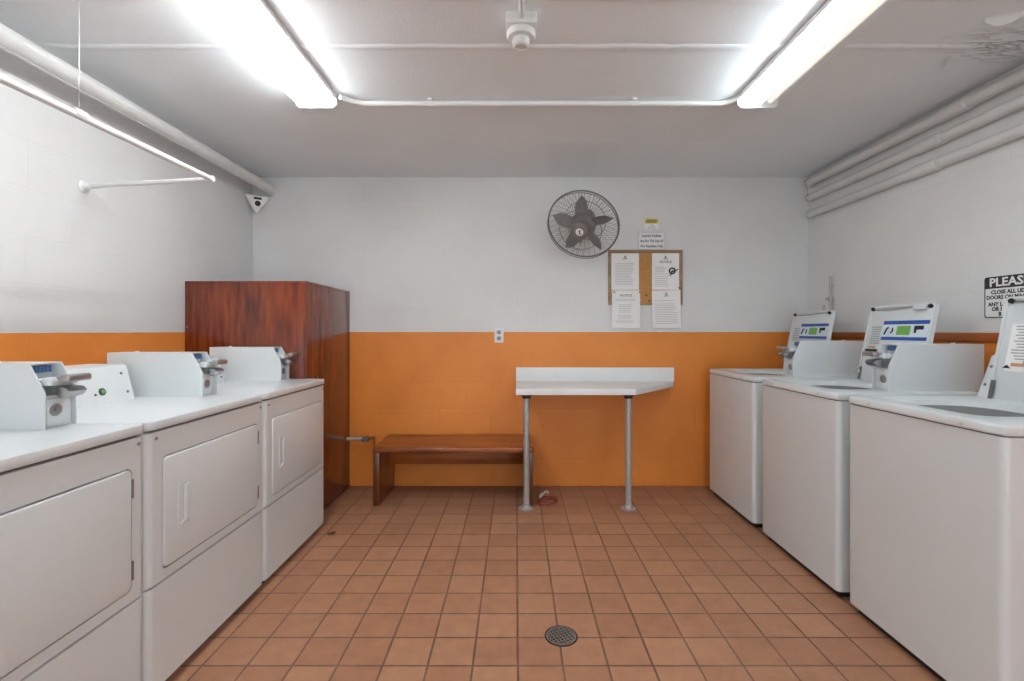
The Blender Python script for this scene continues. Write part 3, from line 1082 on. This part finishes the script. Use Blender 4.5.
t = thing('wall_sign', 'small white sign about laundry facilities above the cork board', 'sign', (MX(651.5), YB, MZ(241)))
MB().prism(rrect(-0.107, -0.070, 0.107, 0.070, 0.003), 'Y', -0.004, 0).build('panel', M['sign'], t)
MB().ring(rrect(-0.107, -0.070, 0.107, 0.070, 0.003), rrect(-0.104, -0.067, 0.104, 0.067, 0.003), 'Y', -0.0045, 0).build('border', M['greyink'], t)
for i, s_ in enumerate(('Laundry Facilities', 'Are For The Use Of', 'Our Residents Only')):
    text('lettering', s_, 0.0265, (0, -0.0045, 0.040 - 0.041 * i), (PI / 2, 0, 0), M['ink'], t, bold=0.0006, sx=0.82)

t = thing('warning_sticker', 'tiny yellow and white sticker on the wall above the laundry sign', 'sticker', (MX(651.5), YB, MZ(224.5)))
MB().box(-0.056, -0.002, -0.035, 0.056, 0, 0.046).build('backing', M['paper'], t, smooth=0)
MB().box(-0.052, -0.003, 0.008, 0.052, -0.001, 0.044).build('yellow_band', M['yellow'], t, smooth=0)
bn = MB()
for z in (0.034, 0.026, 0.018):
    bn.box(-0.040, -0.0036, z - 0.0018, 0.038, -0.002, z + 0.0018)
bn.build('printed_lines', M['rust'], t, smooth=0)
ar = MB()
ar.prism([(-0.02, 0.0), (0.004, -0.006), (0.024, -0.014), (0.010, -0.004)], 'Y', -0.003, -0.001)
for z in (-0.02, -0.028):
    ar.box(-0.03, -0.003, z - 0.001, 0.03, -0.001, z + 0.001)
ar.build('emblem', M['midink'], t, smooth=0)

# ------------------------------------------------------------------ PLEASE sign on the right wall
SW, SH = 0.262, 0.205
t = thing('wall_sign', 'black and white PLEASE close all lids sign on the right wall', 'sign', (XR, 2.352, 1.386))
RT = (PI / 2, 0, -PI / 2)
sgn = lambda a: -a          # distance from the sign's left edge to local y
MB().prism(rrect(-SW, -SH / 2, 0, SH / 2, 0.012), 'X', -0.004, 0).build('panel', M['sign'], t)
MB().ring(rrect(-SW + 0.003, -SH / 2 + 0.003, -0.003, SH / 2 - 0.003, 0.012), rrect(-SW + 0.008, -SH / 2 + 0.008, -0.008, SH / 2 - 0.008, 0.009), 'X', -0.0046, -0.003).build('border', M['signblack'], t)
MB().prism(rrect(-SW + 0.004, SH / 2 - 0.060, -0.004, SH / 2 - 0.004, 0.010), 'X', -0.0047, -0.003).build('heading_band', M['signblack'], t)
text('lettering', 'PLEASE', 0.056, (-0.005, -0.028, SH / 2 - 0.033), RT, M['sign'], t, 'LEFT', 0.0016, 1.06)
for s_, a, z, sz in (('CLOSE ALL LIDS', 0.036, SH / 2 - 0.079, 0.0255), ('DOORS ON MACHINES', 0.014, SH / 2 - 0.104, 0.0255),
                     ('ANY L', 0.022, SH / 2 - 0.137, 0.0265), ('OR I', 0.040, SH / 2 - 0.160, 0.0265), ('B', 0.072, SH / 2 - 0.184, 0.0265)):
    text('lettering', s_, sz, (-0.0045, -a, z), RT, M['ink'], t, 'LEFT', 0.0009, 0.92)

# ------------------------------------------------------------------ fluorescent fixtures
def fixture(xc, y0, y1, tubes, label, name='fluorescent_light'):
    t = thing(name, label, 'ceiling light', (xc, y0, ZC), 'fluorescent ceiling lights')
    L = y1 - y0
    hw, h = 0.103, 0.066
    ho = MB()
    ho.box(-0.099, 0.004, -0.024, 0.099, L - 0.004, 0.0, 0.003)
    ho.prism([(-0.026, -0.020), (-0.014, -0.056), (0.014, -0.056), (0.026, -0.020)], 'Y', 0.006, L - 0.006)
    ho.build('housing', M['lamp_metal'], t)
    # wrap-around lens: shallow trough, thin
    prof = [(-hw, -0.012), (-hw + 0.002, -0.048), (-hw + 0.018, -h), (hw - 0.018, -h), (hw - 0.002, -0.048), (hw, -0.012)]
    MB().loops([[(x, 0.004, z) for x, z in prof], [(x, L - 0.004, z) for x, z in prof]], close=False).build('lens', M['lens'], t, smooth=20)
    for y in (0.0, L - 0.005):
        MB().prism([(-hw - 0.001, -0.004), (-hw - 0.001, -0.05), (-hw + 0.017, -h - 0.001), (hw - 0.017, -h - 0.001), (hw + 0.001, -0.05), (hw + 0.001, -0.004)],
                   'Y', y, y + 0.005).build('end_cap', M['lamp_metal'], t, smooth=0)
    for sx in (-1, 1):
        MB().box(sx * hw - 0.004, 0.0, -0.016, sx * hw + 0.004, L, -0.006, 0.001).build('edge_strip', M['lamp_metal'], t)
    for x, m in zip((-0.048, 0.048), tubes):
        MB().tube([(x, 0.03, -0.042), (x, L - 0.03, -0.042)], 0.0145, 10).build('tube', M[m], t)
    return t


fixture(-1.028, 1.235, 2.465, ('tube', 'tube'), 'lit fluorescent ceiling light on the left, both tubes white')
fixture(1.246, 1.235, 2.465, ('tube_cool', 'tube_dim'), 'fluorescent ceiling light on the right, one tube bluish and the other dim')
# unseen second pair behind the camera, added as weaker fill light
fixture(-1.028, -1.45, -0.22, ('tube_fill', 'tube_fill'), 'added fill light behind the camera on the left, built like the ceiling lights')
fixture(1.246, -1.45, -0.22, ('tube_fill', 'tube_fill'), 'added fill light behind the camera on the right, built like the ceiling lights')

# conduit between the lights
t = thing('ceiling_conduit', 'thin white conduit across the ceiling joining the two lights', 'conduit', (0, 2.52, ZC - 0.0165))
MB().tube([(-0.90, -0.075, 0.0), (-0.86, -0.03, 0), (-0.80, 0, 0), (0.0, 0.0, 0), (1.08, 0, 0), (1.12, -0.02, 0), (1.155, -0.07, 0)], 0.0145, 12).build('pipe', M['white_paint'], t)
for x in (-0.45, 0.62):
    s_ = MB()
    s_.box(x - 0.012, -0.03, 0.008, x + 0.012, 0.03, 0.0165, 0.001)
    s_.tube([(x - 0.01, 0, 0), (x + 0.01, 0, 0)], 0.0165, 12)
    s_.build('strap', M['white_paint'], t)

# ------------------------------------------------------------------ heat detector with its conduit
t = thing('heat_detector', 'round white heat detector on a ceiling box, upper middle', 'detector', (0.020, 1.87, ZC))
bx = MB()
bx.box(-0.058, -0.058, -0.046, 0.058, 0.058, 0.0, 0.004)
bx.build('junction_box', M['white_paint'], t)
bs = MB().lathe([(0.050, -0.044), (0.056, -0.050), (0.057, -0.062), (0.052, -0.072), (0.040, -0.076)], 'Z', (0, 0, 0), 36).build('base', M['white_paint'], t)
MB().lathe([(0.034, -0.074), (0.035, -0.090), (0.032, -0.100), (0.024, -0.106), (0.022, -0.100)], 'Z', (0, 0, 0), 30).build('sensor_cap', M['white_paint'], t)
for k in range(6):
    a = 2 * PI * k / 6 + 0.3
    MB().box(-0.004, -0.004, -0.085, 0.004, 0.004, -0.072).build('vent_post', M['white_paint'], bs, loc=(0.044 * math.cos(a), 0.044 * math.sin(a), 0.012))
MB().tube([(0, -0.055, -0.022), (0, -1.2, -0.022)], 0.0105, 12).build('conduit', M['white_paint'], t)

# ------------------------------------------------------------------ pipes along the walls
t = thing('drain_pipe', 'thick white pipe running under the ceiling along the left wall', 'pipe', (-1.930, YB, 2.335))
MB().tube([(0, -0.02, 0), (0, -5.6, 0)], 0.037, 24).build('pipe', M['white_paint'], t)
MB().lathe([(0.039, -0.05), (0.043, -0.045), (0.043, -0.012), (0.048, -0.010), (0.048, 0.0)], 'Y', (0, 0, 0), 24).build('end_collar', M['white_paint'], t)
for i, (z, r, x, lab) in enumerate(((2.372, 0.031, 2.270, 'topmost of the three white pipes along the right wall'),
                                    (2.256, 0.029, 2.276, 'middle of the three white pipes along the right wall'),
                                    (2.128, 0.029, 2.276, 'lowest of the three white pipes along the right wall'))):
    t = thing('wall_pipe', lab, 'pipe', (x, YB, z), 'white pipes along the right wall')
    MB().tube([(XR - x - 0.001, -0.062, 0), (0.012, -0.066, 0), (0.003, -0.076, 0), (0, -0.1, 0), (0, -5.6, 0)], r, 22).build('pipe', M['white_paint'], t)
    yc = (-1.30, -1.15, -1.12)[i]
    for k in range(1):
        MB().lathe([(r, yc - 0.085), (r + 0.006, yc - 0.08), (r + 0.006, yc - 0.02), (r + 0.002, yc), (r + 0.006, yc + 0.02), (r + 0.006, yc + 0.075), (r, yc + 0.08)], 'Y', (0, 0, 0), 22).build('coupling', M['white_paint'], t)

# ------------------------------------------------------------------ hanging rod on the left
t = thing('hanging_rod', 'white clothes hanging rod on a wall arm above the dryers', 'rod', (XL, 2.293, 1.935))
rx = -1.463 - XL
MB().tube([(rx, 0.012, 0.018), (rx, -0.95, 0.006), (rx, -3.3, -0.02)], 0.0125, 14).build('rod', M['white_paint'], t)
ar = MB()
ar.tube([(0.0, 0, -0.018), (rx, 0, 0.018)], 0.011, 14)
ar.build('wall_arm', M['white_paint'], t)
MB().lathe([(0.030, 0.0), (0.030, 0.006), (0.020, 0.012), (0.016, 0.04)], 'X', (0, 0, -0.018), 18).build('wall_flange', M['white_paint'], t)
MB().tube([(rx - 0.012, 0, 0.018), (rx + 0.012, 0, 0.019)], 0.0145, 14).build('elbow', M['white_paint'], t)
wy = 1.60 - 2.293
MB().tube([(rx, wy, 0.02), (rx, wy, ZC - 1.935)], 0.0009, 6).build('hanging_wire', M['steel'], t)
MB().tube([(rx, wy - 0.02, 0.015), (rx, wy + 0.02, 0.015)], 0.0155, 14).build('wire_clamp', M['white_paint'], t)

# ------------------------------------------------------------------ corner motion sensor
t = thing('motion_sensor', 'white triangular motion sensor in the back left corner under the pipe', 'sensor', (XL, YB, 2.2))
A, B, C_ = Vector((0.012, -0.140, 0.068)), Vector((0.150, -0.012, 0.074)), Vector((0.055, -0.050, -0.062))
nrm = (B - A).cross(C_ - A).normalized()
if nrm.y > 0:
    nrm = -nrm
mb = MB()
back = [Vector((0.004, -0.120, 0.068)), Vector((0.130, -0.004, 0.072)), Vector((0.020, -0.018, -0.058))]
ins = lambda P, k: P + ((A + B + C_) / 3 - P) * k
mb.loops([back, [A, B, C_], [ins(A, 0.06) + nrm * 0.004, ins(B, 0.06) + nrm * 0.004, ins(C_, 0.06) + nrm * 0.004]], caps=(True, True))
mb.build('housing', M['sign'], t, smooth=0)
cen = (A + B + C_) / 3
e1 = (B - A).normalized()
e2 = nrm.cross(e1).normalized()
if e2.z < 0:
    e2 = -e2


def onface(pts, d):
    return [cen + e1 * a + e2 * b_ + nrm * d for a, b_ in pts]


k = MB()
circ2 = [(0.021 * math.cos(2 * PI * i / 24), -0.012 + 0.021 * math.sin(2 * PI * i / 24)) for i in range(24)]
k.loops([onface(circ2, 0.003), onface(circ2, 0.008)], caps=(True, True))
k.build('lens_eye', M['dark'], t)
k = MB()
sl = [(-0.028, 0.018), (0.028, 0.018), (0.024, 0.034), (-0.030, 0.034)]
k.loops([onface(sl, 0.003), onface(sl, 0.006)], caps=(True, True))
k.build('slot', M['dark'], t)

# ------------------------------------------------------------------ supply stubs on the right wall behind the far washer
t = thing('water_supply_pipe', 'thin grey water pipe rising on the right wall behind the far washer', 'pipe', (XR, 3.475, 1.25))
MB().tube([(-0.02, 0, -0.1), (-0.02, 0, 0.375)], 0.008, 10).build('pipe', M['zinc'], t)
s_ = MB()
s_.lathe([(0.014, 0.19), (0.016, 0.20), (0.016, 0.215), (0.014, 0.225)], 'Z', (-0.02, 0, 0), 12)
s_.tube([(-0.02, 0, 0.207), (-0.055, 0, 0.207)], 0.006, 8)
s_.build('valve', M['zinc'], t)
MB().tube([(-0.02, 0, 0.30), (0, 0, 0.30)], 0.005, 8).build('wall_clip', M['zinc'], t)
t = thing('water_supply_pipe', 'short grey pipe stub left of the taller wall pipe', 'pipe', (XR, 3.55, 1.25))
MB().tube([(-0.02, 0, -0.1), (-0.02, 0, 0.165)], 0.007, 10).build('pipe', M['zinc'], t)
MB().tube([(-0.045, 0, 0.12), (0, 0, 0.12)], 0.006, 8).build('tap', M['zinc'], t)

# ------------------------------------------------------------------ floor drain
t = thing('floor_drain', 'round metal drain grate let into the tile floor', 'drain', (0.181, 1.918, 0))
MB().lathe([(0.066, 0.0), (0.066, 0.002), (0.061, 0.0025), (0.061, 0.0)], 'Z', (0, 0, 0), 40).build('rim', M['rust'], t)
MB().lathe([(0.0605, -0.001), (0.0605, 0.0006)], 'Z', (0, 0, 0), 40).build('hole_shade', M['dark'], t)  # flat black disc standing in for the shaded hole under the grate
gr = MB()
for k in range(-3, 4):
    o = k * 0.0150
    hl = math.sqrt(max(0, 0.058 ** 2 - o * o))
    gr.box(-hl, o - 0.0026, 0.0, hl, o + 0.0026, 0.0026)
    gr.box(o - 0.0026, -hl, 0.0, o + 0.0026, hl, 0.0025)
gr.ring([(0.060 * math.cos(2 * PI * i / 36), 0.060 * math.sin(2 * PI * i / 36)) for i in range(36)],
        [(0.054 * math.cos(2 * PI * i / 36), 0.054 * math.sin(2 * PI * i / 36)) for i in range(36)], 'Z', 0.0, 0.0027)
gr.build('grate', M['grate'], t, smooth=0, rot=(0, 0, 0.45))

# ------------------------------------------------------------------ dry leaves on the floor
def leaf(x, y, s_, rot, mat, label):
    n = 7
    rings = []
    for i in range(n + 1):
        f = i / n
        wd = s_ * 0.35 * math.sin(PI * min(0.97, f + 0.03)) + 0.0008
        xx = s_ * (f - 0.5)
        zc = 0.003 + 0.012 * (f - 0.4) ** 2 * 2
        rings.append([(xx, -wd, zc + 0.006), (xx, 0, zc), (xx, wd, zc + 0.007), (xx, wd, zc + 0.0078), (xx, 0, zc + 0.0010), (xx, -wd, zc + 0.0068)])
    tag(MB().loops(rings, caps=(True, True)).build('dry_leaf', M[mat], loc=(x, y, 0), rot=(0, 0, rot)), label, 'leaf', 'dry leaves on the floor')


leaf((331.5 - 516) / 204 * 1.224, 478 * 1.224 / 204, 0.045, 0.3, 'leaf', 'dark dry leaf on the tiles in front of the far dryer')
leaf((331 - 516) / 183 * 1.224, 478 * 1.224 / 183, 0.05, -0.2, 'leaf_tan', 'tan dry leaf on the tiles beside the cabinet bottom')

# ------------------------------------------------------------------ paint flakes peeling off the ceiling
def flake(x, y, L, wd, rot, label):
    rings = []
    n = 10
    for i in range(n + 1):
        f = i / n
        hw = wd * math.sin(PI * (0.08 + 0.87 * f)) ** 0.7
        xx = L * (f - 0.5)
        row = []
        for j in range(6):
            g_ = j / 5
            row.append((xx, hw * (g_ * 1.0), -0.001 - 0.055 * (hw / max(wd, 1e-5)) * g_ ** 1.6 * 0.6))
        rings.append(row + [(p[0], p[1], p[2] - 0.0008) for p in reversed(row)])
    tag(MB().loops(rings, caps=(True, True)).build('paint_flake', M['white_paint'], loc=(x, y, ZC), rot=(0, 0, rot), smooth=60), label, 'paint flake', 'peeling paint flakes')


flake(1.875, 1.83, 0.12, 0.016, math.radians(-25), 'larger curled paint flake hanging from the ceiling at right')
flake(1.95, 2.13, 0.07, 0.03, math.radians(30), 'smaller paint flake by the cracked ceiling patch above the pipes')
